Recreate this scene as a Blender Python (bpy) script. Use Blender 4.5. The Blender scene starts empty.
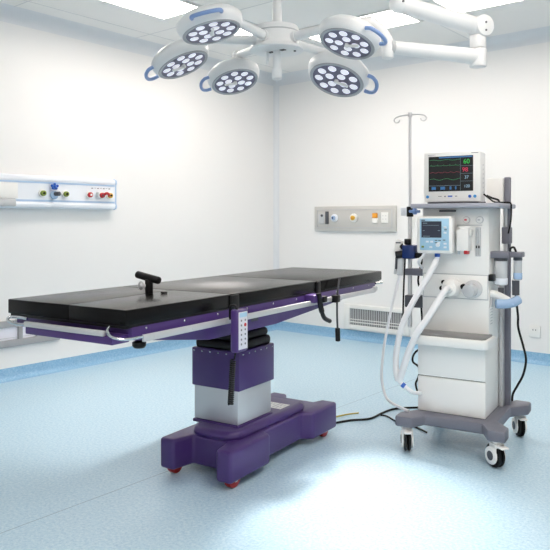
import bpy, bmesh, math, random
from mathutils import Vector, Matrix
random.seed(4)
PI = math.pi
S = bpy.context.scene
COL = S.collection
OFF = {}

# ------------------------------------------------------------------ materials
def lin(c):
    return tuple((v / 12.92 if v <= .04045 else ((v + .055) / 1.055) ** 2.4) for v in c)
def rgb(r, g, b):
    return lin((r / 255, g / 255, b / 255))
def mat(name, col, rough=.5, metal=0., var=.06, scale=18, bump=0., spec=.5, coat=0., trans=0., emit=None, es=0.):
    m = bpy.data.materials.new(name); m.use_nodes = True
    nt = m.node_tree; p = nt.nodes['Principled BSDF']
    p.inputs['Base Color'].default_value = (*col, 1)
    p.inputs['Metallic'].default_value = metal
    p.inputs['Specular IOR Level'].default_value = spec
    p.inputs['Coat Weight'].default_value = coat
    p.inputs['Transmission Weight'].default_value = trans
    tc = nt.nodes.new('ShaderNodeTexCoord')
    n = nt.nodes.new('ShaderNodeTexNoise'); n.inputs['Scale'].default_value = scale; n.inputs['Detail'].default_value = 4
    nt.links.new(tc.outputs['Object'], n.inputs['Vector'])
    mr = nt.nodes.new('ShaderNodeMapRange')
    mr.inputs['To Min'].default_value = max(.02, rough - var); mr.inputs['To Max'].default_value = min(1, rough + var)
    nt.links.new(n.outputs['Fac'], mr.inputs['Value']); nt.links.new(mr.outputs['Result'], p.inputs['Roughness'])
    if bump:
        b = nt.nodes.new('ShaderNodeBump'); b.inputs['Strength'].default_value = bump; b.inputs['Distance'].default_value = .001
        nt.links.new(n.outputs['Fac'], b.inputs['Height']); nt.links.new(b.outputs['Normal'], p.inputs['Normal'])
    if emit:
        p.inputs['Emission Color'].default_value = (*emit, 1); p.inputs['Emission Strength'].default_value = es
    return m

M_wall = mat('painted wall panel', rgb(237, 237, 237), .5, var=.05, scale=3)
M_wall2 = mat('greyed unseen wall panel', rgb(205, 206, 208), .5)  # walls out of view, greyed to cut the fill light they bounce
M_ceil = mat('ceiling panel', rgb(243, 242, 240), .6)
M_cove = mat('cove trim', rgb(226, 229, 233), .4)
M_purple = mat('purple lacquer', rgb(72, 49, 112), .34, var=.04, scale=60, bump=.05)
M_black = mat('black upholstery', rgb(12, 12, 13), .25, var=.03, scale=140, bump=.06, spec=.2)
M_rubber = mat('black rubber', rgb(14, 14, 16), .5, spec=.3)
M_blkpl = mat('black plastic', rgb(15, 15, 17), .35, spec=.3)
M_steel = mat('brushed steel', rgb(214, 214, 216), .45, .6, scale=40)
M_dsteel = mat('dark steel', rgb(70, 70, 74), .3, .7)
M_chrome = mat('chrome', rgb(215, 216, 218), .18, 1.)
M_rail = mat('satin rail', rgb(212, 212, 214), .42, .55)
M_red = mat('red polyurethane wheel', rgb(170, 30, 28), .4)
M_white = mat('white enamel', rgb(238, 238, 236), .34)
M_lampw = mat('lamp white', rgb(236, 237, 238), .32)
M_cream = mat('machine white', rgb(244, 244, 242), .4)
M_grey = mat('machine grey', rgb(112, 113, 125), .45)
M_lgrey = mat('light grey', rgb(196, 198, 201), .45)
M_dgrey = mat('dark grey', rgb(75, 77, 84), .5)
M_plate = mat('wall plate grey', rgb(200, 199, 196), .5)
M_frame = mat('grey grille frame', rgb(158, 159, 162), .5)
M_blue = mat('handle blue', rgb(134, 162, 212), .35)
M_sblue = mat('strong blue', rgb(40, 95, 190), .35)
M_navy = mat('navy blue', rgb(22, 50, 110), .35)
M_panelblue = mat('control panel blue', rgb(166, 206, 231), .4)
M_rail_blue = mat('rail blue strip', rgb(175, 200, 230), .35)
M_bluewhite = mat('blue white', rgb(232, 237, 245), .35)
M_green = mat('outlet green', rgb(130, 150, 60), .4)
M_ored = mat('outlet red', rgb(190, 35, 45), .4)
M_yel = mat('outlet yellow', rgb(225, 185, 70), .4)
M_org = mat('outlet orange', rgb(235, 160, 50), .4)
M_hose = mat('hose plastic', rgb(238, 240, 243), .32, trans=.04)
M_clear = mat('clear plastic', rgb(232, 236, 240), .2, trans=.4)
M_clearblue = mat('blue plastic', rgb(176, 204, 238), .25, trans=.15)
M_tray = mat('grey tray mat', rgb(128, 128, 128), .4)
M_dark = mat('dark screen', rgb(14, 16, 20), .25)
M_lcd = mat('lcd grey', rgb(42, 46, 60), .3, emit=rgb(42, 46, 60), es=.35)
M_led = mat('led array dark', rgb(112, 106, 126), .3, .2)
M_bezel = mat('lamp bezel', rgb(176, 176, 180), .35, .3)
M_lens = mat('led lens', rgb(235, 235, 245), .15, emit=(.9, .88, .98), es=.45)
M_pink = mat('gauge red', rgb(210, 80, 95), .4)
M_ycab = mat('yellow cable', rgb(200, 180, 90), .5)
M_btn = mat('button blue', rgb(60, 140, 200), .4)
M_slot = mat('grille dark', rgb(95, 95, 95), .7)

def emis(name, c, s):
    return mat(name, c, .4, emit=c, es=s)
M_tg = emis('trace green', rgb(60, 140, 90), .4)
M_tr = emis('trace red', rgb(140, 50, 70), .4)
M_tb = emis('screen blue', rgb(50, 100, 150), .4)
M_tw = emis('trace white', rgb(110, 130, 140), .4)
M_G = emis('digit green', rgb(40, 160, 60), .6)
M_R = emis('digit red', rgb(180, 45, 75), .6)
M_B = emis('digit pale', rgb(130, 160, 180), .5)

def panel_mat():
    m = bpy.data.materials.new('light panel diffuser'); m.use_nodes = True
    nt = m.node_tree; p = nt.nodes['Principled BSDF']
    p.inputs['Base Color'].default_value = (.9, .9, .9, 1); p.inputs['Emission Color'].default_value = (1, .90, .81, 1)
    p.inputs['Emission Strength'].default_value = 13.8
    return m
M_panel = panel_mat()

def floor_mat(name, base, dark, light, rough, spec=.5, seam=False):
    m = bpy.data.materials.new(name); m.use_nodes = True
    nt = m.node_tree; p = nt.nodes['Principled BSDF']; L = nt.links.new
    tc = nt.nodes.new('ShaderNodeTexCoord')
    n1 = nt.nodes.new('ShaderNodeTexNoise'); n1.inputs['Scale'].default_value = 70; n1.inputs['Detail'].default_value = 6; n1.inputs['Roughness'].default_value = .7
    n2 = nt.nodes.new('ShaderNodeTexVoronoi'); n2.inputs['Scale'].default_value = 110
    L(tc.outputs['Object'], n1.inputs['Vector']); L(tc.outputs['Object'], n2.inputs['Vector'])
    r1 = nt.nodes.new('ShaderNodeValToRGB')
    r1.color_ramp.elements[0].position = .3; r1.color_ramp.elements[0].color = (*dark, 1)
    r1.color_ramp.elements[1].position = .7; r1.color_ramp.elements[1].color = (*light, 1)
    e = r1.color_ramp.elements.new(.5); e.color = (*base, 1)
    L(n1.outputs['Fac'], r1.inputs['Fac'])
    r2 = nt.nodes.new('ShaderNodeValToRGB')
    r2.color_ramp.elements[0].position = .0; r2.color_ramp.elements[0].color = (.45, .5, .55, 1)
    r2.color_ramp.elements[1].position = .22; r2.color_ramp.elements[1].color = (1, 1, 1, 1)
    L(n2.outputs['Distance'], r2.inputs['Fac'])
    mx = nt.nodes.new('ShaderNodeMix'); mx.data_type = 'RGBA'; mx.blend_type = 'MULTIPLY'; mx.inputs['Factor'].default_value = .6
    L(r1.outputs['Color'], mx.inputs[6]); L(r2.outputs['Color'], mx.inputs[7])
    out = mx.outputs[2]
    if seam:                      # one welded joint between the vinyl sheets
        sp = nt.nodes.new('ShaderNodeSeparateXYZ'); L(tc.outputs['Object'], sp.inputs[0])
        a = nt.nodes.new('ShaderNodeMath'); a.operation = 'SUBTRACT'; a.inputs[1].default_value = 2.475; L(sp.outputs['X'], a.inputs[0])
        b = nt.nodes.new('ShaderNodeMath'); b.operation = 'ABSOLUTE'; L(a.outputs[0], b.inputs[0])
        c = nt.nodes.new('ShaderNodeMath'); c.operation = 'LESS_THAN'; c.inputs[1].default_value = .0022; L(b.outputs[0], c.inputs[0])
        m2 = nt.nodes.new('ShaderNodeMix'); m2.data_type = 'RGBA'; L(c.outputs[0], m2.inputs['Factor'])
        L(out, m2.inputs[6]); m2.inputs[7].default_value = (*rgb(120, 150, 172), 1); out = m2.outputs[2]
    L(out, p.inputs['Base Color'])
    p.inputs['Roughness'].default_value = rough; p.inputs['Specular IOR Level'].default_value = spec
    return m
M_floor = floor_mat('speckled vinyl floor', rgb(180, 209, 226), rgb(148, 188, 213), rgb(206, 225, 236), .34, .5, True)
M_skirt = floor_mat('coved vinyl skirting', rgb(140, 184, 216), rgb(118, 168, 206), rgb(164, 200, 226), .4)

# ------------------------------------------------------------------ mesh builder
class MB:
    def __init__(s): s.bm = bmesh.new()
    def box(s, a, b, rz=0.):
        a = Vector(a); b = Vector(b); c = (a + b) / 2; d = b - a
        mtx = Matrix.Translation(c) @ Matrix.Rotation(rz, 4, 'Z') @ Matrix.Diagonal((abs(d.x), abs(d.y), abs(d.z), 1))
        bmesh.ops.create_cube(s.bm, size=1, matrix=mtx); return s
    def cyl(s, p0, p1, r0, r1=None, n=24, caps=True):
        p0 = Vector(p0); p1 = Vector(p1); d = p1 - p0; r1 = r0 if r1 is None else r1
        q = Vector((0, 0, 1)).rotation_difference(d.normalized()).to_matrix().to_4x4()
        bmesh.ops.create_cone(s.bm, cap_ends=caps, segments=n, radius1=r0, radius2=r1, depth=d.length, matrix=Matrix.Translation((p0 + p1) / 2) @ q); return s
    def ball(s, c, r, sc=(1, 1, 1), n=16):
        bmesh.ops.create_uvsphere(s.bm, u_segments=n, v_segments=n // 2 + 2, radius=r, matrix=Matrix.Translation(c) @ Matrix.Diagonal((*sc, 1))); return s
    def lathe(s, prof, o=(0, 0, 0), axis=(0, 0, 1), n=40):
        q = Vector((0, 0, 1)).rotation_difference(Vector(axis).normalized()).to_matrix(); o = Vector(o); rings = []
        for r, z in prof:
            if r < 1e-6: rings.append([s.bm.verts.new(o + q @ Vector((0, 0, z)))])
            else: rings.append([s.bm.verts.new(o + q @ Vector((r * math.cos(2 * PI * k / n), r * math.sin(2 * PI * k / n), z))) for k in range(n)])
        for A, B in zip(rings, rings[1:]):
            for k in range(n):
                k2 = (k + 1) % n
                if len(A) == 1 and len(B) == 1: continue
                if len(A) == 1: s.bm.faces.new((A[0], B[k2], B[k]))
                elif len(B) == 1: s.bm.faces.new((A[k], A[k2], B[0]))
                else: s.bm.faces.new((A[k], A[k2], B[k2], B[k]))
        return s
    def prism(s, poly, lo, hi, ax='z'):
        f = {'z': lambda a, b, c: (a, b, c), 'y': lambda a, b, c: (a, c, b), 'x': lambda a, b, c: (c, a, b)}[ax]
        A = [s.bm.verts.new(f(a, b, lo)) for a, b in poly]; B = [s.bm.verts.new(f(a, b, hi)) for a, b in poly]
        n = len(poly)
        s.bm.faces.new(A); s.bm.faces.new(B[::-1])
        for k in range(n): s.bm.faces.new((A[k], B[k], B[(k + 1) % n], A[(k + 1) % n]))
        return s
    def tube(s, pts, r, n=10, sub=8, corr=0, pitch=.01, straight=False):
        P = [Vector(p) for p in pts]
        if straight: Q = P
        else:
            Q = []
            for i in range(len(P) - 1):
                p0 = P[max(i - 1, 0)]; p1 = P[i]; p2 = P[i + 1]; p3 = P[min(i + 2, len(P) - 1)]
                for k in range(sub):
                    t = k / sub
                    Q.append(.5 * ((2 * p1) + (p2 - p0) * t + (2 * p0 - 5 * p1 + 4 * p2 - p3) * t * t + (3 * p1 - p0 - 3 * p2 + p3) * t ** 3))
            Q.append(P[-1])
        if corr:                  # resample evenly for ribs
            L = [0]
            for a, b in zip(Q, Q[1:]): L.append(L[-1] + (b - a).length)
            m = max(8, int(L[-1] / pitch * 2)); R = []; j = 0
            for k in range(m + 1):
                d = L[-1] * k / m
                while j < len(L) - 2 and L[j + 1] < d: j += 1
                t = (d - L[j]) / max(1e-9, L[j + 1] - L[j]); R.append(Q[j].lerp(Q[j + 1], min(1, t)))
            Q = R
        rings = []; nrm = None
        for i, p in enumerate(Q):
            t = (Q[min(i + 1, len(Q) - 1)] - Q[max(i - 1, 0)]).normalized()
            if nrm is None:
                nrm = t.cross(Vector((0, 0, 1)))
                if nrm.length < .05: nrm = t.cross(Vector((1, 0, 0)))
                nrm.normalize()
            nrm = (nrm - t * nrm.dot(t)).normalized(); bn = t.cross(nrm)
            rr = r[i] if isinstance(r, (list, tuple)) else r
            if corr: rr = rr + (corr if i % 2 else -corr)
            rings.append([s.bm.verts.new(p + (nrm * math.cos(2 * PI * k / n) + bn * math.sin(2 * PI * k / n)) * rr) for k in range(n)])
        for A, B in zip(rings, rings[1:]):
            for k in range(n): s.bm.faces.new((A[k], A[(k + 1) % n], B[(k + 1) % n], B[k]))
        s.bm.faces.new(rings[0][::-1]); s.bm.faces.new(rings[-1]); return s
    def build(s, name, m, parent=None, bevel=0., seg=2, off=None, smooth=35):
        bm = s.bm
        bmesh.ops.recalc_face_normals(bm, faces=bm.faces)
        if bevel:
            ed = [e for e in bm.edges if len(e.link_faces) == 2 and e.calc_face_angle(0) > math.radians(28)]
            bmesh.ops.bevel(bm, geom=ed, offset=bevel, segments=seg, profile=.5, affect='EDGES', clamp_overlap=True)
        if off is None: off = OFF.get(parent.name, Vector()) if parent else Vector()
        off = Vector(off)
        if off.length: bmesh.ops.translate(bm, verts=bm.verts, vec=-off)
        me = bpy.data.meshes.new(name); bm.to_mesh(me); bm.free()
        me.polygons.foreach_set('use_smooth', [True] * len(me.polygons)); me.set_sharp_from_angle(angle=math.radians(smooth))
        me.materials.append(m)
        o = bpy.data.objects.new(name, me); COL.objects.link(o)
        if parent: o.parent = parent
        OFF[o.name] = off
        return o

class Frame:
    def __init__(s, o, deg): s.o = Vector((*o, 0)); s.a = math.radians(deg); s.R = Matrix.Rotation(s.a, 3, 'Z')
    def w(s, p): return s.o + s.R @ Vector(p)
W = Frame((0, 0), 0)
T = Frame((2.638, -3.388), 97.4)       # operating table, on the floor under its base
A = Frame((3.465, -2.478), 9.0)        # anaesthesia machine, between its castors

def tag(o, label, cat, group=None):
    o['label'] = label; o['category'] = cat
    if group: o['group'] = group
    return o
def thing(name, label, cat, base=(0, 0, 0), fr=W, group=None):
    o = bpy.data.objects.new(name, None); COL.objects.link(o); o.empty_display_size = .05
    o.location = fr.w(base); o.rotation_euler = (0, 0, fr.a); OFF[o.name] = Vector(base)
    return tag(o, label, cat, group)
def single(mb, name, m, label, cat, base=(0, 0, 0), fr=W, group=None, **k):
    o = mb.build(name, m, None, off=base, **k); o.location = fr.w(base); o.rotation_euler = (0, 0, fr.a)
    return tag(o, label, cat, group)
def struct(mb, name, m, **k):
    o = mb.build(name, m, **k); o['kind'] = 'structure'; return o
def dup(o, parent=None):
    c = o.copy(); COL.objects.link(c); OFF[c.name] = OFF.get(o.name, Vector())
    if parent: c.parent = parent
    for ch in list(o.children): dup(ch, c)
    return c
def text_part(txt, name, m, parent, size, loc, rot, depth=.0006):
    cu = bpy.data.curves.new(name, 'FONT'); cu.body = txt; cu.size = size; cu.extrude = depth; cu.align_x = 'CENTER'; cu.align_y = 'CENTER'
    t = bpy.data.objects.new('t', cu); COL.objects.link(t)
    bpy.context.view_layer.update()
    me = bpy.data.meshes.new_from_object(t); bpy.data.objects.remove(t)
    me.transform(Matrix.Translation(Vector(loc) - OFF[parent.name]) @ rot); me.materials.append(m)
    o = bpy.data.objects.new(name, me); COL.objects.link(o); o.parent = parent; OFF[o.name] = OFF[parent.name]
    return o
FRONT = Matrix.Rotation(PI / 2, 4, 'X')

# ------------------------------------------------------------------ the room
H = 2.96; RX = 6.4; RY = -7.6; t = .12
struct(MB().box((-t, RY - t, -.1), (RX + t, t, 0)), 'floor', M_floor)
cm = MB().box((-t, RY - t, H), (RX + t, t, H + .1))
struct(cm, 'ceiling', M_ceil)
g = MB()
for x in (.3, 1.25, 2.45, 3.65, 4.85): g.box((x - .004, RY, H - .0015), (x + .004, 0, H + .002))
for y in (-.95, -2.15, -3.35, -4.55, -5.75): g.box((0, y - .004, H - .0015), (RX, y + .004, H + .002))
struct(g, 'trim_1', mat('ceiling joint', rgb(216, 217, 219), .7))
struct(MB().box((-t, RY, 0), (0, 0, H)), 'wall_left', M_wall)
struct(MB().box((-t, 0, 0), (RX + t, t, H)), 'wall_right', M_wall)
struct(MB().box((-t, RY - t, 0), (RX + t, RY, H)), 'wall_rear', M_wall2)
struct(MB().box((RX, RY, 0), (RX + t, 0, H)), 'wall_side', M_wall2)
def cove_profile(r, d, n=8):           # concave quarter from the wall to the flat surface
    return [(r - r * math.cos(PI / 2 * k / n), r - r * math.sin(PI / 2 * k / n)) for k in range(n + 1)]
def cove(r, ax, lo, hi, flip, extra):
    pr = cove_profile(r, 0); poly = [(a + extra * 0, b) for a, b in pr] + [(0, 0)]
    return pr
def cove_run(name, m, r, along, lo, hi, top, thick=0.):
    pr = [(r - r * math.sin(PI / 2 * k / 8), r - r * math.cos(PI / 2 * k / 8)) for k in range(9)]   # from (r,0) to (0,r)
    pts = [(a, (H - b if top else b)) for a, b in pr]
    if thick:
        pts = [(a + thick, b) for a, b in pts[:-1]] + [(thick, .098), (0, .098)]
        pts = [(r + thick, 0.0)] + pts
    poly = pts + [(0, H if top else 0)]
    mb = MB()
    if along == 'y': mb.prism([(a, z) for a, z in poly], lo, hi, 'y')
    else: mb.prism([(-a, z) for a, z in poly], lo, hi, 'x')
    return struct(mb, name, m, smooth=50)
cove_run('trim_2', M_cove, .11, 'y', RY, 0, True)
cove_run('trim_3', M_cove, .11, 'x', 0, RX, True)
cove_run('baseboard_left', M_skirt, .05, 'y', RY, 0, False, .004)
cove_run('baseboard_right', M_skirt, .05, 'x', 0, RX, False, .004)
pr = [(.05 - .05 * math.sin(PI / 2 * k / 8), -(.05 - .05 * math.cos(PI / 2 * k / 8))) for k in range(9)]
struct(MB().prism(pr + [(0, 0)], .09, H), 'trim_4', M_cove, smooth=50)

# ceiling light panels
def light_panel(x0, x1, y0, y1, label, group=None):
    p = thing('ceiling_light', label, 'ceiling light', ((x0 + x1) / 2, (y0 + y1) / 2, H), W, group)
    fr = MB(); w = .022
    fr.box((x0 - w, y0 - w, H - .012), (x1 + w, y0, H)).box((x0 - w, y1, H - .012), (x1 + w, y1 + w, H))
    fr.box((x0 - w, y0, H - .012), (x0, y1, H)).box((x1, y0, H - .012), (x1 + w, y1, H))
    fr.build('frame', M_white, p); MB().box((x0, y0, H - .008), (x1, y1, H - .001)).build('diffuser', M_panel, p)
light_panel(.78, 1.22, -3.4, -2.4, 'bright ceiling light panel at the top left, above the surgical lamp heads')
light_panel(.78, 1.22, -2.05, -1.3, 'bright ceiling light panel half hidden behind the surgical lamp hub')
light_panel(1.36, 2.38, -1.4, -.98, 'bright ceiling light panel above the lamp heads right of the hub')
light_panel(2.72, 3.8, -1.4, -.98, 'bright ceiling light panel at the top right, beyond the white lamp arm')
gl = 'added white ceiling fill light panel, unseen, on the near side of the operating table'
for a in ((3.95, 4.4, -3.6, -2.7), (4.9, 5.4, -5.2, -3.6), (3.0, 4.3, -6.9, -6.3), (4.6, 5.8, -6.9, -6.3)): light_panel(*a, gl, 'added ceiling fill panels out of view')  # unseen panels added as fill light from the camera side

# ------------------------------------------------------------------ operating table
tb = thing('operating_table', 'purple operating table with black mattress pads on a steel column', 'operating table', (0, 0, 0), T)
poly = [(-.5, -.22), (-.16, -.22), (-.13, -.165), (.25, -.165), (.285, -.225), (.57, -.225), (.57, -.125), (.5, -.1), (.5, .1), (.57, .125), (.57, .225), (.285, .225), (.25, .165),
        (-.13, .165), (-.16, .22), (-.5, .22), (-.5, .13), (-.375, .105), (-.375, -.105), (-.5, -.13)]
MB().prism(poly, .038, .19).build('base', M_purple, tb, bevel=.016, seg=3)
tier = [(-.378, -.06), (-.365, -.115), (-.31, -.15), (.31, -.15), (.35, -.12), (.35, .12), (.31, .15), (-.31, .15), (-.365, .115), (-.378, .06)]
MB().prism(tier, .18, .229).build('base_cover', M_purple, tb, bevel=.026, seg=4)
sk = MB().box((-.282, -.107, .22), (.042, .187, .238)); sk.build('column_skirt', M_purple, tb, bevel=.006)
for x in (-.43, .475):
    for y in (-.178, .178):
        c = MB().cyl((x, y - .02, .046), (x, y + .02, .046), .046, n=28).build('castor', M_red, tb, bevel=.008)
        h = MB().cyl((x, y - .026, .046), (x, y + .026, .046), .018).build('wheel_hub', M_steel, c, bevel=.003)
MB().box((-.275, -.1, .24), (.035, .18, .56)).build('column', M_steel, tb, bevel=.004)
MB().prism([(-.285, -.115), (.045, -.115), (.045, .19), (-.285, .19)], .412, .612).build('column_shroud', M_purple, tb, bevel=.008)
bl = MB()
for z0, z1, i in ((.606, .66, .006), (.655, .70, .016), (.695, .735, .03), (.73, .79, .05)):
    bl.box((-.28 + i, -.11 + i, z0), (.04 - i, .185 - i, z1))
bl.build('bellows', M_rubber, tb, bevel=.022, seg=3)
for k in range(6):
    MB().ball((-.255 + k * .054, -.117, .597), .005).build('shroud_screw', M_chrome, tb)
    MB().ball((-.287, -.09 + k * .052, .597), .005).build('shroud_screw', M_chrome, tb)
fp = [(-1.255, .884), (.9, .884), (.9, .852), (.72, .838), (-.27, .77), (-.79, .77), (-1.255, .836)]
MB().prism(fp, -.326, .326, 'y').build('table_frame', M_purple, tb, bevel=.004)
MB().box((-1.337, -.31, .828), (-1.25, .165, .857)).build('leg_plate', M_purple, tb, bevel=.004)
for (n_, x0, x1) in (('r', -1.235, -.69), ('r', -.60, .82)):
    r_ = MB().box((x0, -.366, .831), (x1, -.356, .857)).build('side_rail', M_rail, tb, bevel=.002)
    k = x0 + .06
    while k < x1: MB().cyl((k, -.3675, .844), (k, -.322, .844), .006, n=12).build('rail_bolt', M_steel, r_); k += .22
r_ = MB().box((-1.235, .356, .831), (.82, .366, .857)).build('side_rail', M_rail, tb, bevel=.002)
for k in range(9): MB().cyl((-1.15 + k * .22, .322, .844), (-1.15 + k * .22, .356, .844), .008, n=12).build('rail_bolt', M_steel, r_)
for k in range(10): MB().ball((-1.18 + k * .22, -.3265, .872), .005, (1, .6, 1)).build('frame_screw', M_chrome, tb)
er = MB().box((-1.345, -.27, .857), (-1.328, .165, .877)).build('end_rail', M_rail, tb, bevel=.003)
MB().tube([(-1.335, .15, .866), (-1.342, .21, .864), (-1.342, .262, .872), (-1.328, .275, .884), (-1.31, .24, .884), (-1.30, .2, .88)], .006).build('rail_loop', M_chrome, er)
MB().tube([(-1.325, -.285, .89), (-1.345, -.295, .88), (-1.35, -.312, .866), (-1.342, -.335, .857), (-1.31, -.352, .85), (-1.235, -.360, .85)], .0055).build('rail_loop', M_chrome, er)
# pads
def pad(poly, name):
    p = MB().prism(poly, .892, .95).build(name, M_black, tb, bevel=.004 if name == 'leg_pad' else .007, seg=3)
    return p
g_ = .004
pad([(-1.292, -.333), (-.655, -.333), (-.655, .0 - .001), (-.77, .0005), (-1.292, -.0305)], 'leg_pad')
pad([(-1.292, -.0300), (-.77, .001), (-.655, .002), (-.655, .333), (-1.292, .333)], 'leg_pad')
pad([(-.649, -.333), (.124, -.333), (.124, .333), (-.649, .333)], 'seat_pad')
pad([(.130, -.333), (.988, -.333), (.988, .333), (.130, .333)], 'back_pad')
for x0, x1 in ((-1.285, -.66), (-.64, .115), (.135, .97)):
    MB().box((x0, -.325, .880), (x1, .325, .894)).build('pad_board', M_blkpl, tb, bevel=.002)
MB().box((-.66, -.34, .882), (-.60, -.331, .945)).build('pad_clip', M_blkpl, tb, bevel=.003)
MB().box((.118, -.34, .886), (.155, -.331, .945)).build('pad_clip', M_blkpl, tb, bevel=.003)
MB().cyl((.86, -.345, .882), (.90, -.372, .884), .008).build('end_pin', M_chrome, tb)
MB().box((.80, -.372, .838), (.835, -.35, .866)).build('rail_stop', M_steel, tb, bevel=.004)
# knob under the frame, release lever, crank rod
MB().cyl((-1.19, -.30, .845), (-1.19, -.30, .815), .01).lathe([(0, .795), (.02, .797), (.026, .805), (.026, .818), (.014, .824), (0, .825)], (-1.19, -.30, 0)).build('clamp_knob', M_blkpl, tb, bevel=.001)
cl = MB().box((.0, -.39, .845), (.085, -.325, .888)).build('lever_clamp', M_purple, tb, bevel=.008)
MB().tube([(.035, -.392, .895), (.04, -.395, .86), (.055, -.40, .80), (.085, -.40, .762), (.145, -.40, .738)], [.015] * 17 + [.012] * 16, n=8).build('release_lever', M_blkpl, cl)
MB().box((.11, -.385, .838), (.15, -.325, .872)).build('rod_clamp', M_blkpl, tb, bevel=.006)
rd = MB().tube([(.30, -.38, .955), (.285, -.38, .92), (.262, -.384, .85), (.256, -.386, .76), (.262, -.386, .68)], .0055).build('crank_rod', M_dsteel, tb)
MB().cyl((.262, -.386, .685), (.266, -.386, .612), .0135).build('grip', M_rubber, rd, bevel=.004)
MB().box((.235, -.393, .825), (.285, -.36, .865)).build('rod_bracket', M_blkpl, rd, bevel=.005)
lb = MB().box((.13, -.10, .228), (.235, .06, .2292)).build('rating_label', M_white, tb)
ln = MB()
for k in range(6):
    for j in range(2): ln.box((.145 + j * .045, -.088 + k * .023, .2292), (.145 + j * .045 + .018 + .012 * ((k * 7 + j * 3) % 3), -.08 + k * .023, .2295))
ln.build('label_print', M_lgrey, lb)
MB().box((-.49, -.3275, .808), (-.43, -.3255, .826)).build('serial_plate', M_dgrey, tb)

# hand control hanging on the rail
HCF = Frame(tuple(T.w((-.030, 0, 0)))[:2], 97.4)
hc = thing('hand_control', 'purple hand control with a white keypad hanging from the table side rail', 'remote control', (0, 0, 0), HCF)
MB().box((-.715, -.432, .715), (-.633, -.394, .896)).build('body', M_purple, hc, bevel=.009, seg=3)
kp = MB().box((-.706, -.4335, .728), (-.642, -.431, .886)).build('keypad', mat('keypad white', rgb(215, 216, 226), .4), hc, bevel=.001)
MB().box((-.700, -.4345, .864), (-.648, -.433, .882)).build('display', M_panelblue, kp)
for r in range(6):
    for c in range(2): 
        if not (r == 1 and c == 1): MB().cyl((-.688 + c * .028, -.433, .85 - r * .02), (-.688 + c * .028, -.4348, .85 - r * .02), .0045, n=12).build('button', M_grey, kp)
MB().cyl((-.66, -.433, .83), (-.66, -.4352, .83), .0075, n=16).build('stop_button', M_ored, kp)
MB().tube([(-.69, -.412, .892), (-.69, -.405, .91), (-.69, -.38, .908), (-.69, -.375, .87), (-.69, -.378, .85)], .005).build('hook', M_blkpl, hc)
cp = []; R0 = .010
for k in range(150):
    a = k * 2 * PI / 7.; cp.append((-.705 - k * .00012 + R0 * math.cos(a), -.402 + R0 * math.sin(a), .685 - k * .00125))
MB().tube([(-.68, -.405, .72), (-.69, -.403, .705)] + cp, .0042, n=6, straight=True).build('coiled_cord', M_rubber, hc)

# padded post with a cross bar standing on the leg pad
ps = thing('positioning_post', 'black T-shaped post standing in the slit of the leg pad', 'patient support', (-.813, .0, .95), T)
MB().cyl((-.813, .0, .95), (-.813, .0, 1.012), .018).build('post', M_blkpl, ps, bevel=.003)
MB().cyl((-.813, .072, 1.030), (-.813, -.060, 1.008), .0165).build('cross_bar', M_rubber, ps, bevel=.004)
MB().cyl((-.835, .005, .985), (-.862, .012, .985), .008).lathe([(.012, -.004), (.02, 0), (.012, .004)], (-.85, .012, .985), (1, 0, 0), 20).build('lock_ring', M_steel, ps)
MB().box((-.80, -.075, .9502), (-.775, -.055, .958)).build('stop_block', M_blkpl, ps, bevel=.002)

# ------------------------------------------------------------------ surgical light
LB = (2.585, -3.112, H)
sl = thing('surgical_light', 'white five-headed surgical light hanging from the ceiling over the operating table', 'surgical lamp', LB)
hx, hy, hz = 2.585, -3.112, 2.258
MB().lathe([(0, H), (.15, H), (.15, H - .03), (.06, H - .09), (.045, H - .10), (0, H - .10)], (hx, hy, 0)).build('ceiling_flange', M_lampw, sl)
MB().lathe([(0, H - .09), (.045, H - .09), (.045, 2.57), (.04, 2.555), (0, 2.555)], (hx, hy, 0)).cyl((hx, hy, 2.37), (hx, hy, 2.548), .031, .025).cyl((hx, hy, 2.54), (hx, hy, 2.556), .018).build('pole', M_lampw, sl, bevel=.002)
hub = MB().lathe([(0, hz), (.155, hz), (.157, hz + .006), (.15, hz + .018), (.130, hz + .028), (.126, hz + .036), (.126, hz + .125), (.12, hz + .137), (.075, hz + .146), (.035, hz + .148), (0, hz + .15)], (hx, hy, 0), n=64).build('hub', M_lampw, sl, smooth=40)
MB().lathe([(.1265, hz + .10), (.1285, hz + .102), (.1285, hz + .106), (.1265, hz + .108)], (hx, hy, 0), n=64).build('hub_ring', M_lgrey, hub)
MB().box((hx - .06, hy - .012, hz - .003), (hx - .028, hy + .012, hz + .001)).box((hx + .028, hy - .012, hz - .003), (hx + .06, hy + .012, hz + .001)).cyl((hx + .085, hy + .06, hz - .005), (hx + .085, hy + .06, hz + .002), .007).build('slots', M_blkpl, hub)
MB().cyl((hx, hy, hz), (hx, hy, hz - .045), .022).cyl((hx, hy, hz - .04), (hx, hy, hz - .13), .023).lathe([(0, hz - .168), (.024, hz - .166), (.03, hz - .16), (.03, hz - .112), (.026, hz - .108), (0, hz - .108)], (hx, hy, 0)).build('sterile_handle', M_lampw, sl)
MB().box((hx - .062, hy - .03, hz - .075), (hx - .048, hy - .014, hz + .002)).build('holder_clip', M_lampw, sl, bevel=.004)

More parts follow.
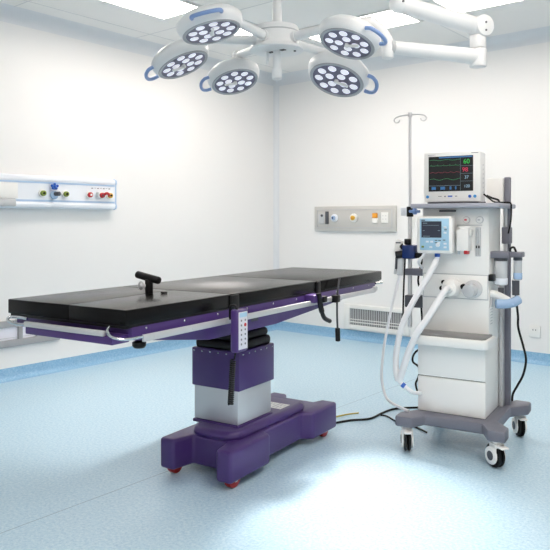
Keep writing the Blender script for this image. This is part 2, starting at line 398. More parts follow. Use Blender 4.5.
def make_head(P, N, rad, first=None, aim=None):
    """head frame: local z up through the back of the lamp, local x outwards"""
    P = Vector(P); z = -Vector(N).normalized()
    out = (P - Vector((hx, hy, hz))); x = (out - z * out.dot(z)).normalized(); y = z.cross(x)
    a_ = Vector(aim) if aim else out
    xa = (a_ - z * a_.dot(z)).normalized(); ya = z.cross(xa)
    rot = Matrix((xa, ya, z)).transposed().to_4x4()
    mtx = Matrix.Translation(P - Vector(LB)) @ rot @ Matrix.Scale(rad / .13, 4)
    if first is None:
        h = MB().lathe([(.148, -.002), (.156, .002), (.166, .02), (.174, .045), (.172, .062), (.15, .085), (.09, .10), (.04, .106), (0, .107)], n=56).build('lamp_head', M_lampw, sl, off=(0, 0, 0), smooth=40)
        MB().lathe([(.133, .004), (.136, -.004), (.150, -.004), (.155, .004)], n=56).build('bezel', M_bezel, h, off=(0, 0, 0))
        MB().lathe([(0, 0), (.136, 0), (.136, .012), (0, .012)], n=48).build('led_panel', M_led, h, off=(0, 0, 0))
        for k in range(13):
            rr, a = (.101, 2 * PI * k / 9 + .2) if k < 9 else (.047, 2 * PI * (k - 9) / 4 + .5)
            MB().lathe([(0, -.006), (.012, -.0055), (.021, -.003), (.0235, 0), (.0235, .002), (0, .002)], (rr * math.cos(a), rr * math.sin(a), 0), n=20).build('lens', M_lens, h, off=(0, 0, 0))
        MB().cyl((0, 0, .002), (0, 0, -.018), .012).cyl((0, 0, -.012), (.07, .012, -.012), .008).build('focus_knob', M_white, h, off=(0, 0, 0), bevel=.002)
        hp = [(.160, -.075, .03), (.19, -.072, .026), (.214, -.045, .02), (.222, 0, .018), (.214, .045, .02), (.19, .072, .026), (.160, .075, .03)]
        MB().tube(hp, .0105).build('handle', M_blue, h, off=(0, 0, 0))
    else: h = dup(first, sl)
    h.matrix_local = mtx
    return h, P, z, x
heads = [([2.649, -3.71, 2.227], [0.234, 0.084, -0.969], .128), ([2.167, -3.46, 2.176], [0.395, 0.158, -0.905], .131), ([2.09, -2.939, 2.169], [0.376, -0.089, -0.922], .129),
         ([3.094, -3.145, 2.206], [-0.084, -0.363, -0.928], .127), ([2.709, -2.685, 2.138], [0.002, -0.459, -0.889], .146)]
first = None; HL = []
aims = [(.64, -.77, 0), None, (-.77, -.64, 0), None, (.77, .64, 0)]
for (P, N, r), am_ in zip(heads, aims):
    h, P, z, x = make_head(P, N, r, first, am_); first = first or h; HL.append((h, P, z, x))
    back = P + z * .10; a = Vector((hx, hy, hz + .062)); d = (back - a); d.z = 0; d.normalize()
    sp = MB(); k0 = a + d * .112
    inn = P - x * .10 + z * .13
    sp.cyl(k0, inn, .027, .024).ball(inn, .034).cyl(inn, P - x * .085 + z * .06, .024, .024).cyl(k0 - d * .02, k0 + d * .03, .032)
    sp.build('spoke', M_lampw, sl, bevel=0)
# articulated arm
def V(*p): return Vector(p)
ua0, ua1, la0, la1 = V(3.251, -2.884, 2.452), V(3.509, -2.397, 2.385), V(3.50, -2.405, 2.213), V(3.192, -2.868, 2.23)
MB().cyl((ua0.x, ua0.y, 2.46), (ua0.x, ua0.y, H), .035).lathe([(0, H), (.10, H), (.10, H - .02), (.04, H - .07), (0, H - .07)], (ua0.x, ua0.y, 0)).build('drop_tube', M_lampw, sl)
arm = MB().cyl(ua0, ua1, .046, .05, n=28).ball(ua0, .05).build('upper_arm', M_lampw, sl, bevel=.006)
dv = (ua1 - ua0).normalized(); sd = V(dv.y, -dv.x, 0).normalized()
MB().cyl(ua1 - sd * .052, ua1 + sd * .052, .062, n=32).build('elbow', M_lampw, arm, bevel=.01)
MB().cyl(ua1 + sd * .05 + V(0, 0, .015), ua1 + sd * .055 + V(0, 0, .015), .006).cyl(ua1 + sd * .05 - V(0, 0, .03), ua1 + sd * .055 - V(0, 0, .03), .006).cyl(ua0 + sd * .045, ua0 + sd * .054, .006).build('pivot_screws', M_dgrey, arm)
MB().cyl((la0.x, la0.y, 2.335), (la0.x, la0.y, 2.262), .046).cyl((la0.x, la0.y, 2.258), (la0.x, la0.y, 2.155), .049).build('swivel', M_lampw, arm, bevel=.006)
low = MB().cyl(la0, la1, .045, .036, n=28).build('lower_arm', M_lampw, sl, bevel=.004)
jt = V(3.184, -2.88, 0)
MB().cyl((jt.x, jt.y, 2.25), (jt.x, jt.y, 2.165), .032).build('end_joint', M_lampw, low, bevel=.006)
MB().cyl(la1, la1 + (la1 - la0).normalized() * -.02, .038).build('collar', M_lgrey, low)
h4, P4, z4, x4 = HL[3]
MB().tube([(jt.x, jt.y, 2.235), (jt.x - .005, jt.y - .01, 2.27), (3.155, -2.92, 2.32), (3.122, -2.965, 2.355), (3.09, -3.02, 2.335), (3.07, -3.07, 2.29)], .034, n=14).build('bracket', M_lampw, sl)
# light from the lit heads
def spot(h, P, tgt, e, deg, blend=.9, size=.11, col=(1, .93, .87)):
    l = bpy.data.lights.new('lamp_beam', 'SPOT'); l.energy = e; l.spot_size = math.radians(deg); l.spot_blend = blend; l.shadow_soft_size = size; l.color = col
    o = bpy.data.objects.new('lamp_beam', l); COL.objects.link(o); o.parent = sl
    d = (Vector(tgt) - P).normalized(); o.location = P - Vector(LB) + d * .02
    o.rotation_euler = d.to_track_quat('-Z', 'Y').to_euler()
def tw(x, y, z): return tuple(T.w((x, y, z)))
SP = [(4, tw(-.26, -.78, 0), 370, 41), (0, tw(.25, 1.25, 0), 190, 62), (3, (2.70, -3.72, .95), 1700, 15), (1, (2.70, -3.72, .95), 1700, 16), (2, (2.70, -3.70, .95), 1000, 15)]
for i, tg, e, dg in SP: spot(HL[i][0], HL[i][1] + (Vector((.11, .014, 0)) if i == 4 else Vector()), tg, e, dg)

# ------------------------------------------------------------------ anaesthesia machine
am = thing('anaesthesia_machine', 'white anaesthesia machine on a grey wheeled base beside the operating table', 'medical machine', (0, 0, 0), A)
bp = [(-.305, -.34), (-.205, -.34), (-.165, -.25), (.15, -.25), (.195, -.345), (.285, -.345), (.285, -.25), (.21, -.16), (.21, .15), (.29, .25), (.29, .34), (.2, .345), (.15, .26), (-.165, .26), (-.205, .345), (-.305, .345), (-.305, .25), (-.24, .16), (-.24, -.16), (-.305, -.25)]
MB().prism(bp, .142, .202).build('base', M_grey, am, bevel=.012, seg=2)
def castor(x, y, a, pr=None):
    if pr is None:
        c = MB().lathe([(0, .145), (.022, .145), (.022, .125), (0, .125)]).box((-.028, -.024, .105), (.028, .03, .128)).box((-.028, -.022, .045), (-.018, .03, .125)).box((.018, -.022, .045), (.028, .03, .125)).build('castor', M_cream, am, bevel=.006, off=(0, 0, 0))
        MB().cyl((-.017, .015, .0625), (-.003, .015, .0625), .0625, n=32).cyl((.003, .015, .0625), (.017, .015, .0625), .0625, n=32).build('wheel', M_rubber, c, bevel=.006, off=(0, 0, 0))
        cv = MB().cyl((-.032, .015, .0625), (-.02, .015, .0625), .046, n=28).cyl((.02, .015, .0625), (.032, .015, .0625), .046, n=28).build('wheel_cover', M_cream, c, bevel=.004, off=(0, 0, 0))
        MB().cyl((-.0335, .015, .0625), (-.03, .015, .0625), .024, n=24).cyl((.03, .015, .0625), (.0335, .015, .0625), .024, n=24).build('hub_cap', M_dgrey, c, off=(0, 0, 0))
        MB().box((-.022, -.07, .112), (.022, -.02, .122)).build('brake_pedal', M_cream, c, bevel=.004, off=(0, 0, 0))
    else: c = dup(pr, am)
    c.location = (x, y, 0); c.rotation_euler = (0, 0, a); return c
c0 = castor(.235, -.30, math.radians(50))
castor(-.25, -.29, math.radians(25), c0); castor(.235, .29, math.radians(30), c0); castor(-.25, .29, math.radians(15), c0)
MB().box((-.228, -.155, .2), (.143, .19, .60)).build('cabinet', M_cream, am, bevel=.006)
MB().box((-.231, -.172, .203), (.146, -.15, .397)).build('drawer', M_cream, am, bevel=.006)
MB().box((-.231, -.172, .402), (.146, -.15, .592)).build('drawer', M_cream, am, bevel=.006)
MB().box((-.225, -.156, .39), (.14, -.149, .41)).build('drawer_gap', M_slot, am)
ty = MB().prism([(-.245, -.06), (-.245, -.235), (-.225, -.262), (.155, -.262), (.176, -.235), (.176, -.06)], .588, .638).build('tray', M_white, am, bevel=.008)
MB().prism([(-.23, -.07), (-.23, -.225), (-.212, -.245), (.145, -.245), (.16, -.225), (.16, -.07)], .636, .648).build('tray_mat', M_tray, ty, bevel=.005)
MB().box((-.231, -.09, .60), (.145, .19, 1.342)).build('body', M_cream, am, bevel=.006)
MB().box((-.222, -.096, .84), (.137, -.088, .968)).build('connector_panel', M_cream, am, bevel=.003)
MB().box((-.226, -.0925, .834), (.141, -.088, .973)).build('panel_gap', M_lgrey, am)
MB().box((-.222, -.094, .975), (.137, -.088, 1.335)).build('upper_panel', M_cream, am, bevel=.003)
MB().box((-.265, -.2, 1.342), (.222, .235, 1.367)).build('top_shelf', mat('shelf grey', rgb(168, 170, 182), .45), am, bevel=.006)
MB().box((-.13, -.098, 1.322), (-.035, -.092, 1.332)).build('front_slot', M_dgrey, am)
MB().box((.165, .19, .2), (.198, .225, 1.525)).build('column', M_grey, am, bevel=.005)
MB().box((.148, .14, .2), (.167, .225, .98)).build('column_strip', M_lgrey, am, bevel=.002)  # grey strip between cabinet and column
MB().box((.07, .17, 1.367), (.163, .232, 1.52)).build('module_box', M_white, am, bevel=.006)
MB().box((.165, .12, 1.14), (.212, .19, 1.235)).build('column_clamp', M_grey, am, bevel=.006)
MB().cyl((.18, .155, 1.235), (.18, .155, 1.345), .011).cyl((.18, .155, .95), (.18, .155, 1.14), .011).build('accessory_rail', M_steel, am)
vs = MB()
for k in range(9): vs.box((.1445, -.06, .70 + k * .016), (.1462, -.01, .704 + k * .016))
vs.build('side_marking', M_lgrey, am)
# ventilator display
vd = MB().box((-.228, -.2, 1.09), (-.027, -.14, 1.296)).box((-.17, -.145, 1.13), (-.08, -.088, 1.25)).build('ventilator_display', M_white, am, bevel=.012, seg=3)
MB().box((-.208, -.2025, 1.108), (-.044, -.199, 1.284)).build('display_fascia', M_panelblue, vd, bevel=.001)
MB().box((-.198, -.2045, 1.178), (-.085, -.202, 1.268)).build('screen', M_lcd, vd)
for x, z in ((-.165, 1.155), (-.14, 1.155), (-.10, 1.150), (-.065, 1.145), (-.145, 1.125), (-.065, 1.125), (-.065, 1.235), (-.065, 1.205)): MB().box((x - .008, -.2055, z - .005), (x + .008, -.202, z + .005)).build('button', M_bluewhite, vd, bevel=.001)
bt = MB()
for x, z in ((-.115, 1.163), (-.095, 1.163), (-.115, 1.150), (-.07, 1.165), (-.062, 1.222)): bt.box((x - .007, -.2048, z - .002), (x + .007, -.202, z + .002))
bt.box((-.198, -.2048, 1.272), (-.178, -.202, 1.277))
bt.build('fascia_print', M_dgrey, vd)
MB().box((-.198, -.2055, 1.121), (-.184, -.202, 1.131)).build('power_button', M_green, vd, bevel=.001)
MB().cyl((-.105, -.2, 1.137), (-.105, -.212, 1.137), .011).build('dial', M_bluewhite, vd, bevel=.002)
for xa, za, xb, zb in ((-.19, 1.245, -.10, 1.247), (-.19, 1.184, -.15, 1.187), (-.19, 1.256, -.165, 1.26), (-.105, 1.215, -.093, 1.219), (-.19, 1.215, -.18, 1.218)):
    MB().box((xa, -.2052, za), (xb, -.2044, zb)).build('screen_trace', M_tw, vd)
MB().tube([(-.19, -.175, 1.095), (-.20, -.18, 1.07), (-.222, -.175, 1.05), (-.232, -.15, 1.03), (-.2315, -.09, 1.0)], .008).build('sensor_tube', M_hose, vd)
MB().cyl((-.118, -.17, 1.095), (-.118, -.17, 1.07), .015).build('hose_port', M_sblue, vd, bevel=.002)
MB().cyl((-.118, -.17, 1.07), (-.122, -.18, 1.04), .012).build('port_collar', M_bluewhite, vd, bevel=.002)
# gauges, vaporiser, flow tubes
for x, mm in ((.024, M_pink), (.097, M_lgrey)):
    gq = MB().cyl((x, -.088, 1.276), (x, -.104, 1.276), .0205).build('gauge', M_steel, am, bevel=.003)
    MB().cyl((x, -.104, 1.276), (x, -.1055, 1.276), .016).build('gauge_face', M_white, gq)
    MB().box((x - .010, -.107, 1.272), (x + .004, -.1055, 1.281)).build('gauge_needle', mm, gq)
vp = MB().box((-.012, -.165, 1.105), (.052, -.09, 1.225)).lathe([(0, 1.245), (.03, 1.243), (.036, 1.235), (.036, 1.215), (0, 1.215)], (.02, -.128, 0)).box((-.028, -.14, 1.19), (.062, -.09, 1.222)).build('vaporiser', M_white, am, bevel=.008)
MB().box((.028, -.168, 1.088), (.048, -.12, 1.108)).build('filler_cap', M_ored, vp, bevel=.003)
MB().box((-.03, -.098, 1.245), (.11, -.092, 1.249)).build('panel_line', M_lgrey, am)
for x0, x1, z0, z1 in ((-.026, -.012, 1.085, 1.19), (.075, .103, 1.075, 1.235)):
    ft = MB().box((x0, -.105, z0), (x1, -.09, z1)).build('flow_meter', M_lgrey, am, bevel=.002)
    MB().cyl(((x0 + x1) / 2, -.108, z0 + .01), ((x0 + x1) / 2, -.108, z1 - .01), .005).build('flow_tube', M_clear, ft)
    MB().box((x0 + .004, -.112, z0 + .045), (x1 - .004, -.104, z0 + .06)).build('float', M_blkpl, ft)
# connectors on the lower band
kn = MB().cyl((-.055, -.09, .895), (-.055, -.115, .895), .058, n=32).cyl((-.055, -.11, .895), (-.058, -.155, .895), .054, .042, n=32).build('hose_connector', M_white, am, bevel=.006)
MB().cyl((-.058, -.145, .895), (-.06, -.175, .896), .024, n=24).build('connector_neck', M_white, kn, bevel=.003)
MB().cyl((-.105, -.093, .925), (-.105, -.108, .925), .012).cyl((-.115, -.093, .89), (-.115, -.104, .89), .014).build('port_plug', M_blkpl, am, bevel=.002)
MB().cyl((.010, -.093, .905), (.010, -.118, .905), .016).build('port_plug', M_blkpl, am, bevel=.003)
k2 = MB().cyl((.062, -.09, .894), (.062, -.112, .894), .05, n=32).build('valve_dial', M_steel, am, bevel=.004)
MB().cyl((.058, -.11, .89), (.048, -.155, .886), .037, n=28).build('valve_cap', M_clear, k2, bevel=.004)
MB().box((.143, -.10, .94), (.172, -.05, .978)).build('latch_block', M_blkpl, am, bevel=.004)
# absorber on the right
ab = MB().box((.125, -.06, 1.066), (.245, .05, 1.102)).box((.23, -.03, 1.07), (.305, .06, 1.1)).build('absorber_bracket', M_grey, am, bevel=.006)
for x, y, r, z0, z1 in ((.192, -.012, .034, .915, 1.068), (.275, .02, .022, .945, 1.072)):
    cn = MB().cyl((x, y, z0), (x, y, z1), r, n=28).build('canister', M_clear, ab, bevel=.004)
    MB().cyl((x, y, z0 + .004), (x, y, z0 + .04), r + .0015, n=28).build('canister_base', M_bluewhite if r > .03 else M_clearblue, cn, bevel=.003)
    MB().cyl((x, y, z1 - .02), (x, y, z1 + .002), r + .002, n=28).build('canister_cap', M_dgrey, cn, bevel=.003)
MB().cyl((.192, -.012, .90), (.192, -.012, .86), .016).cyl((.262, .03, .94), (.262, .03, .86), .02).build('drain_tube', M_dgrey, ab)
MB().tube([(.27, .0, 1.10), (.262, -.02, 1.125), (.245, -.02, 1.12), (.24, -.01, 1.10)], .006).build('cap_lever', M_blkpl, ab)
MB().tube([(.125, -.05, .872), (.16, -.05, .868), (.20, -.03, .85), (.23, -.01, .83)], .021, n=14).build('valve_arm', M_white, ab)
MB().tube([(.175, -.06, .815), (.215, -.04, .815), (.255, .0, .822), (.275, .03, .835)], .026, n=14).build('valve_body', M_clearblue, ab)
MB().box((.143, -.06, .795), (.155, -.03, .86)).build('mount_plate', M_lgrey, ab, bevel=.003)
# pole brackets
MB().box((-.352, -.05, .950), (-.228, .02, .99)).build('pole_bracket', M_grey, am, bevel=.005)
MB().box((-.355, -.045, .762), (-.228, .02, .832)).build('pole_bracket', M_dgrey, am, bevel=.005)

# patient monitor on the shelf
pm = thing('patient_monitor', 'white patient monitor with a lit black screen on the top shelf of the machine', 'monitor', (-.05, 0, 1.367), A)
MB().prism([(-.205, -.12), (.108, -.12), (.108, -.02), (.075, .06), (-.175, .06), (-.205, -.02)], 1.376, 1.652).build('housing', M_white, pm, bevel=.008, seg=2)
MB().box((-.208, -.132, 1.378), (.110, -.115, 1.657)).build('front_frame', M_white, pm, bevel=.006)
MB().box((-.195, -.11, 1.367), (.098, .04, 1.380)).build('foot', M_dgrey, pm, bevel=.003)
scn = MB().box((-.180, -.1335, 1.436), (.070, -.131, 1.632)).build('screen', M_dark, pm)
y0 = -.1342
def trace(zc, amp, m, kind):
    pts = []
    for k in range(61):
        u = k / 60; x = -.174 + u * .172; f = (u * 5) % 1
        v = {0: (1.0 if abs(f - .3) < .04 else (-.3 if abs(f - .38) < .04 else .12 * math.sin(f * 6.28))), 1: math.sin(f * PI) ** 3, 2: math.sin(u * 14)}[kind]
        pts.append((x, y0, zc + amp * v))
    MB().tube(pts, .0008, n=5, straight=True).build('trace', m, scn)
trace(1.611, .002, M_tg, 2); trace(1.580, .006, M_tg, 0); trace(1.540, .004, M_tr, 1); trace(1.503, .004, M_tg, 2)
hd = MB(); hd.box((-.12, y0, 1.622), (.066, y0 + .0006, 1.629)); hd.build('header_bar', M_tb, scn)
dv_ = MB().box((-.0005, y0, 1.44), (.0005, y0 + .0006, 1.62)).box((-.178, y0, 1.467), (.0, y0 + .0006, 1.4685))
for z in (1.575, 1.532, 1.49): dv_.box((0, y0, z), (.068, y0 + .0006, z + .0012))
dv_.build('dividers', M_tw, scn)
for xa, xb in ((-.163, -.138), (-.112, -.086), (-.06, -.05), (-.03, -.022)): MB().box((xa, y0, 1.446), (xb, y0 + .0006, 1.462)).build('soft_key', M_tb, scn)
text_part('60', 'digits', M_G, scn, .036, (.034, y0, 1.598), FRONT)
text_part('98', 'digits', M_R, scn, .034, (.026, y0, 1.553), FRONT)
text_part('37', 'digits', M_B, scn, .024, (.034, y0, 1.511), FRONT)
text_part('120', 'digits', M_B, scn, .022, (.036, y0, 1.462), FRONT)
for x, m in ((-.186, M_btn), (.052, M_sblue), (.080, M_btn)):
    MB().cyl((x, -.131, 1.406), (x, -.137, 1.406), .0085, n=20).build('button', m, pm, bevel=.001)
MB().box((-.07, -.1345, 1.404), (-.045, -.131, 1.412)).build('badge', M_sblue, pm)
MB().box((-.125, -.1335, 1.407), (-.105, -.131, 1.41)).box((-.09, -.1335, 1.404), (-.082, -.131, 1.411)).box((-.03, -.1335, 1.406), (-.018, -.131, 1.41)).box((.06, -.1335, 1.643), (.098, -.131, 1.646)).box((-.185, -.1335, 1.641), (-.14, -.131, 1.6425)).build('front_print', M_grey, pm)
for k in range(7): MB().cyl((.107, -.07, 1.43 + k * .025), (.1095, -.07, 1.43 + k * .025), .005, n=12).build('side_socket', M_lgrey, pm)
# leads behind the monitor
single(MB().tube([(.108, -.06, 1.42), (.135, -.04, 1.395), (.155, 0, 1.376), (.19, .03, 1.374), (.226, .06, 1.372), (.232, .06, 1.34), (.225, .08, 1.27), (.205, .11, 1.2)], .0045), 'monitor_lead', M_rubber,
       'thin black lead running from the patient monitor over the shelf edge', 'cable', (.155, 0, 1.367), A)
single(MB().tube([(.10, .04, 1.415), (.13, .05, 1.40), (.155, .08, 1.39), (.17, .07, 1.374), (.20, .12, 1.374)], .006), 'sensor_cable', M_blkpl, 'short black cable bunched on the shelf behind the patient monitor', 'cable', (.155, .06, 1.367), A)

# infusion pole
ip = thing('infusion_pole', 'slim steel infusion pole with hooks clamped to the left side of the machine', 'infusion stand', (-.33, -.02, .64), A)
MB().cyl((-.33, -.02, .64), (-.33, -.02, 1.36), .0125).build('outer_tube', M_steel, ip, bevel=.002)
MB().cyl((-.33, -.02, 1.36), (-.33, -.02, 1.90), .0085).build('inner_tube', M_steel, ip)
MB().cyl((-.33, -.02, 1.885), (-.33, -.02, 1.915), .012).build('top_cap', M_steel, ip, bevel=.003)
for s in (-1, 1):
    x = -.33
    MB().tube([(x, -.02, 1.90), (x + s * .05, -.02, 1.898), (x + s * .085, -.02, 1.89), (x + s * .10, -.02, 1.872), (x + s * .088, -.02, 1.858), (x + s * .07, -.02, 1.862), (x + s * .065, -.02, 1.875)], .004).build('hook', M_steel, ip)
kc = MB().cyl((-.33, -.02, 1.295), (-.33, -.02, 1.355), .02).build('height_clamp', M_blkpl, ip, bevel=.004)
MB().box((-.33, -.045, 1.318), (-.265, -.02, 1.335)).box((-.305, -.05, 1.308), (-.285, -.02, 1.345)).build('clamp_lever', M_blue, kc, bevel=.005)
MB().box((-.385, -.03, 1.302), (-.34, -.0, 1.35)).build('clamp_plate', M_bluewhite, kc, bevel=.004)
# suction regulator on the pole
sr = thing('suction_regulator', 'navy blue regulator with black knobs clamped on the infusion pole', 'regulator', (-.32, -.06, 1.05), A)
MB().box((-.352, -.10, 1.05), (-.275, -.032, 1.13)).build('body', M_navy, sr, bevel=.008)
MB().cyl((-.335, -.045, 1.13), (-.335, -.045, 1.165), .02).build('knob', M_blkpl, sr, bevel=.004)
MB().cyl((-.355, -.075, 1.075), (-.395, -.09, 1.07), .022).build('knob', M_blkpl, sr, bevel=.004)
MB().cyl((-.36, -.06, 1.12), (-.375, -.06, 1.12), .017).build('knob', M_blkpl, sr, bevel=.004)
MB().box((-.275, -.09, 1.055), (-.232, -.05, 1.085)).build('outlet', M_blkpl, sr, bevel=.004)
bt = MB().prism([(-.425, 1.065), (-.375, 1.065), (-.362, 1.15), (-.40, 1.165)], -.075, -.035, 'y').build('white_cover', M_white, sr, bevel=.006)
MB().box((-.398, -.0765, 1.138), (-.368, -.0748, 1.146)).build('cover_print', M_dgrey, bt)
MB().cyl((-.372, -.06, 1.06), (-.378, -.06, .95), .018).build('trap_jar', M_clear, sr, bevel=.003)
MB().cyl((-.398, -.06, 1.055), (-.402, -.06, .985), .008).build('sensor_plug', M_dgrey, sr, bevel=.002)
MB().cyl((-.405, -.06, .985), (-.408, -.06, .955), .009).build('plug_tip', M_lgrey, sr, bevel=.002)

# hoses and cables
single(MB().tube([(-.06, -.16, .896), (-.064, -.2, .892), (-.093, -.245, .827), (-.136, -.285, .742), (-.191, -.305, .653), (-.237, -.305, .55), (-.271, -.305, .447), (-.294, -.30, .385)], .0185, n=16, corr=.0012, pitch=.011), 'breathing_hose', M_hose,
       'white breathing hose drooping from the round connector in front of the tray', 'hose', (-.06, -.16, .9), A, smooth=60)
single(MB().tube([(-.12, -.178, 1.05), (-.13, -.2, 1.02), (-.172, -.235, .927), (-.235, -.275, .799), (-.285, -.29, .675), (-.315, -.29, .524), (-.312, -.297, .43), (-.297, -.302, .385)], .0165, n=16, corr=.0012, pitch=.011), 'breathing_hose', M_hose,
       'white breathing hose hanging from the port under the blue ventilator display', 'hose', (-.12, -.178, 1.05), A, smooth=60)
wy = thing('hose_connector_piece', 'white Y-piece with a blue band joining the two breathing hoses', 'hose connector', (-.29, -.30, .37), A)
MB().tube([(-.300, -.302, .395), (-.285, -.300, .375), (-.255, -.296, .352), (-.225, -.275, .325), (-.212, -.2, .305), (-.212, -.176, .30)], .011).build('tail_hose', M_hose, wy)
MB().cyl((-.278, -.299, .368), (-.262, -.297, .356), .014).build('band', M_sblue, wy, bevel=.002)
single(MB().tube([(-.376, -.062, .955), (-.40, -.07, .86), (-.419, -.08, .775), (-.463, -.08, .562), (-.482, -.08, .418), (-.482, -.08, .31), (-.449, -.1, .23), (-.39, -.15, .212), (-.30, -.22, .210), (-.26, -.24, .209)], .0085), 'suction_tube', M_hose,
       'thin translucent tube looping from the pole regulator down to the grey base', 'hose', (-.376, -.062, .95), A)
single(MB().tube([(-.352, -.045, 1.05), (-.362, -.03, .95), (-.37, -.02, .83), (-.372, -.02, .70), (-.365, .0, .66)], .0055), 'regulator_lead', M_rubber, 'black lead hanging from the regulator down along the infusion pole', 'cable', (-.352, -.045, 1.05), A)
single(MB().tube([(-.225, .02, 1.05), (-.262, .01, 1.04), (-.285, -.005, .93), (-.275, -.005, .86), (-.262, -.005, .70), (-.26, -.005, .62), (-.232, .0, .58)], .006), 'gas_hose', M_rubber, 'black hose between the infusion pole and the machine cabinet', 'hose', (-.23, .02, 1.05), A)
single(MB().tube([(-.229, .0, .53), (-.29, .0, .505), (-.318, .0, .468), (-.318, .0, .433), (-.288, 0, .412), (-.275, 0, .385), (-.288, 0, .34), (-.305, .01, .30), (-.30, .05, .24), (-.26, .08, .208)], .006), 'mains_cable', M_rubber, 'black cable looping beside the lower drawers on the left side of the machine', 'cable', (-.25, .0, .53), A)
single(MB().tube([(.262, .03, .862), (.262, .04, .83), (.262, .09, .74), (.262, .1, .668), (.283, .12, .571), (.296, .14, .484), (.276, .16, .393), (.239, .2, .322), (.205, .24, .26), (.19, .29, .208)], .0065), 'drain_hose', M_rubber, 'black hose curving from the absorber down the right side to the grey base', 'hose', (.262, .03, .86), A)
single(MB().tube([(2.575, -2.98, .007), (2.60, -2.86, .007), (2.655, -2.70, .007), (2.713, -2.54, .007), (2.789, -2.43, .007), (2.785, -2.273, .007), (2.791, -2.149, .007), (2.84, -2.06, .007), (3.0, -1.9, .007)], .0065), 'floor_cable', M_rubber, 'black cable lying on the floor between the table base and the machine', 'cable', (2.75, -2.5, 0))
single(MB().tube([(2.80, -2.31, .006), (2.848, -2.31, .006), (2.968, -2.38, .006), (3.1, -2.40, .006), (3.2, -2.45, .006)], .005), 'floor_cable', M_rubber, 'short black cable branching off under the machine base on the floor', 'cable', (2.9, -2.35, 0))
single(MB().tube([(2.60, -2.74, .006), (2.585, -2.6, .006), (2.617, -2.453, .006), (2.661, -2.36, .006)], .0045), 'earth_cable', M_ycab, 'yellowish wire lying on the floor beside the right end of the table base', 'cable', (2.6, -2.5, 0))

# ------------------------------------------------------------------ on the walls
# medical gas rail, left wall
ra = thing('medical_gas_rail', 'long white and blue bed-head rail with gas outlets on the left wall', 'medical gas rail', (0, -3.1, 1.38))
prf = [(0, 1.378), (.05, 1.372), (.078, 1.385), (.082, 1.41), (.072, 1.425), (.072, 1.59), (.08, 1.605), (.078, 1.632), (.05, 1.645), (0, 1.64)]
MB().prism(prf, -4.6, -2.36, 'y').build('trunking', M_bluewhite, ra, bevel=.004)
MB().box((.07, -4.6, 1.428), (.0745, -2.37, 1.443)).box((.07, -4.6, 1.578), (.0745, -2.37, 1.592)).build('blue_strips', M_rail_blue, ra)
MB().prism([(a * 1.04, (b - 1.51) * 1.02 + 1.51) for a, b in prf], -2.365, -2.348, 'y').build('end_cap', M_rail_blue, ra, bevel=.004)
jb = MB().box((.07, -4.2, 1.45), (.11, -3.325, 1.572)).build('service_box', M_white, ra, bevel=.004)
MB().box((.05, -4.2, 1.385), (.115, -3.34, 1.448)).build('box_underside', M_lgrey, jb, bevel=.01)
def outlet(y, z, m, mc, r=.031):
    o = MB().cyl((.072, y, z), (.088, y, z), r, n=24).build('gas_outlet', M_white, ra, bevel=.003)
    MB().cyl((.086, y, z), (.112, y, z), r * .72, n=20).build('coupler', m, o, bevel=.003)
    MB().cyl((.111, y, z), (.118, y, z), r * .32, n=16).build('bore', mc, o)
for y, m, mc in ((-3.097, M_green, M_blkpl), (-2.883, M_green, M_blkpl), (-2.645, M_ored, M_white), (-2.52, M_ored, M_dgrey), (-2.434, M_yel, M_blkpl)): outlet(y, 1.497, m, mc)
vr = MB().cyl((.072, -2.99, 1.485), (.1, -2.99, 1.485), .034, n=24).build('regulator', M_clearblue, ra, bevel=.004)
MB().cyl((.1, -2.99, 1.495), (.145, -2.975, 1.495), .018).build('regulator_knob', M_dgrey, vr, bevel=.003)
kb = MB().cyl((.09, -2.99, 1.53), (.09, -2.99, 1.55), .008)
for k in range(5): kb.ball((.095, -2.99 + .026 * math.cos(k * 2 * PI / 5 + .3), 1.556 + .018 * math.sin(k * 2 * PI / 5 + .3)), .012)
kb.ball((.095, -2.99, 1.556), .016).build('star_knob', M_sblue, vr)
MB().box((.076, -2.572, 1.475), (.105, -2.552, 1.522)).build('flow_control', M_lgrey, ra, bevel=.005)
MB().tube([(.1, -2.52, 1.49), (.125, -2.50, 1.512), (.125, -2.475, 1.51), (.11, -2.455, 1.495)], .012).build('red_lever', M_ored, ra)
pt = MB()
for k in range(7): pt.box((.0722, -2.615 + k * .03, 1.553 + .004 * (k % 2)), (.0734, -2.597 + k * .03, 1.560))
pt.build('outlet_print', M_grey, ra)

# control plate, right wall
wp = thing('wall_control_plate', 'grey wall plate with outlets and switches on the right wall behind the table', 'control plate', (1.1, 0, 1.16))
MB().box((.582, -.03, 1.160), (1.61, 0, 1.43)).build('back_plate', M_plate, wp, bevel=.004)
ip_ = MB()
for a, b in (((.62, -.036, 1.197), (1.572, -.029, 1.203)), ((.62, -.036, 1.388), (1.572, -.029, 1.394)), ((.62, -.036, 1.197), (.628, -.029, 1.394)), ((1.564, -.036, 1.197), (1.572, -.029, 1.394))): ip_.box(a, b)
ip_.build('inner_frame', M_lgrey, wp, bevel=.002)
s1 = MB().box((.645, -.042, 1.24), (.72, -.029, 1.35)).build('switch_plate', M_lgrey, wp, bevel=.004)
MB().cyl((.695, -.042, 1.33), (.695, -.05, 1.33), .014).build('switch_knob', M_dgrey, s1)
MB().box((.742, -.05, 1.235), (.778, -.029, 1.375)).build('indicator', M_dgrey, wp, bevel=.004)
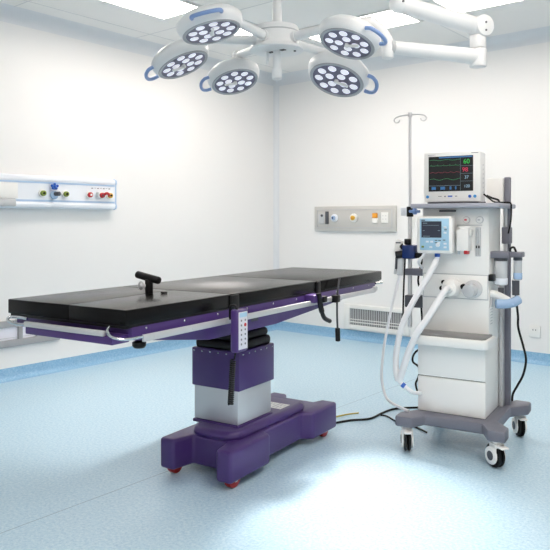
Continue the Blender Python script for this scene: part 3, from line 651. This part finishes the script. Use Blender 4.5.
for x, r, m, c in ((.862, .042, M_bluewhite, M_navy), (1.112, .046, M_white, M_org)):
    o = MB().cyl((x, -.029, 1.303), (x, -.055, 1.303), r, n=28).build('gas_outlet', m, wp, bevel=.005)
    MB().cyl((x, -.054, 1.303), (x, -.075, 1.303), r * .55, n=24).build('coupler', M_yel if c is M_org else M_clearblue, o, bevel=.003)
    MB().cyl((x, -.074, 1.303), (x, -.08, 1.303), r * .25, n=16).build('bore', c, o)
s2 = MB().box((1.335, -.04, 1.245), (1.405, -.029, 1.30)).build('switch_plate', M_white, wp, bevel=.003)
MB().box((1.34, -.045, 1.302), (1.4, -.029, 1.352)).build('switch_cover', M_org, wp, bevel=.004)
s3 = MB().box((1.445, -.04, 1.25), (1.525, -.029, 1.36)).build('socket_plate', M_white, wp, bevel=.003)
sk = MB()
for x in (1.468, 1.502):
    for z in (1.29, 1.325): sk.box((x - .004, -.0405, z - .006), (x + .004, -.039, z + .006))
sk.build('socket_holes', M_lgrey, s3)

# air return, right wall
av = thing('air_return_grille', 'white air return grille low on the right wall behind the machine', 'air vent', (1.35, 0, .1))
vx0, vx1, vz0, vz1 = .975, 1.76, .11, .378
f_ = MB(); f_.box((vx0, -.03, vz0), (vx0 + .07, 0, vz1)).box((vx1 - .07, -.03, vz0), (vx1, 0, vz1)).box((vx0 + .07, -.03, vz0), (vx1 - .07, 0, vz0 + .048)).box((vx0 + .07, -.03, vz1 - .045), (vx1 - .07, 0, vz1))
f_.build('frame', M_white, av, bevel=.004)
MB().box((vx0 + .06, -.006, vz0 + .04), (vx1 - .06, 0, vz1 - .04)).build('back', M_slot, av)
sl_ = MB(); n_ = 30
for k in range(n_):
    x = vx0 + .075 + k * (vx1 - vx0 - .15) / (n_ - 1); sl_.box((x - .006, -.022, vz0 + .046), (x + .004, -.008, vz1 - .044), .5)
sl_.build('vertical_blades', M_lgrey, av)
MB().box((vx0 + .07, -.027, vz0 + .075), (vx1 - .07, -.019, vz0 + .085)).box((vx0 + .07, -.027, vz0 + .105), (vx1 - .07, -.019, vz0 + .113)).build('cross_bars', M_white, av)

# grey framed grille, left wall
gv = thing('low_wall_grille', 'grey framed low opening with white panes on the left wall behind the table end', 'air vent', (0, -3.5, .27))
gy0, gy1, gz0, gz1 = -4.3, -2.90, .268, .475
f_ = MB(); f_.box((0, gy0, gz0), (.035, gy1, gz0 + .055)).box((0, gy0, gz1 - .05), (.035, gy1, gz1))
for y0_, y1_ in ((gy1 - .05, gy1), (gy0, gy0 + .05), (-3.115, -3.08), (-3.275, -3.24), (-3.5, -3.465), (-3.8, -3.765)): f_.box((0, y0_, gz0 + .05), (.035, y1_, gz1 - .045))
f_.build('frame', M_frame, gv, bevel=.003)
MB().box((0, gy0 + .04, gz0 + .05), (.012, gy1 - .04, gz1 - .045)).build('panes', mat('pale pane', rgb(236, 236, 246), .3), gv)
MB().box((.012, gy0 + .04, gz0 + .068), (.015, gy1 - .04, gz0 + .072)).build('pane_line', M_lgrey, gv)

# socket, right wall
so = thing('wall_socket', 'small white power socket on the right wall at the right edge', 'socket', (3.0, 0, .23))
MB().box((2.955, -.012, .232), (3.055, 0, .336)).build('plate', M_white, so, bevel=.004)
MB().box((2.988, -.0132, .292), (2.994, -.0118, .304)).box((3.012, -.0132, .292), (3.018, -.0118, .304)).build('holes', M_dgrey, so)
sb = thing('wall_switch', 'small white switch plate on the right wall behind the infusion pole clamp', 'switch', (1.75, 0, 1.2))
MB().box((1.735, -.012, 1.205), (1.81, 0, 1.32)).build('plate', M_white, sb, bevel=.004)
MB().box((1.755, -.0145, 1.24), (1.79, -.0115, 1.285)).build('rocker', M_bluewhite, sb, bevel=.002)

# ------------------------------------------------------------------ world, camera, colour
w = bpy.data.worlds.new('world'); S.world = w; w.use_nodes = True
w.node_tree.nodes['Background'].inputs['Color'].default_value = (.9, .95, 1, 1); w.node_tree.nodes['Background'].inputs['Strength'].default_value = .3
cam = bpy.data.cameras.new('camera'); co = bpy.data.objects.new('camera', cam); COL.objects.link(co)
co.location = (5.101, -6.158, 1.27); co.rotation_euler = (PI / 2, 0, math.radians(39.7226))
cam.sensor_width = 36; cam.sensor_fit = 'HORIZONTAL'; cam.lens = 680 / 550 * 36; cam.shift_y = -54 / 550; cam.clip_start = .05
S.camera = co
S.view_settings.view_transform = 'Standard'; S.view_settings.look = 'None'; S.view_settings.gamma = 1; S.view_settings.exposure = 0.; S.view_settings.use_curve_mapping = False
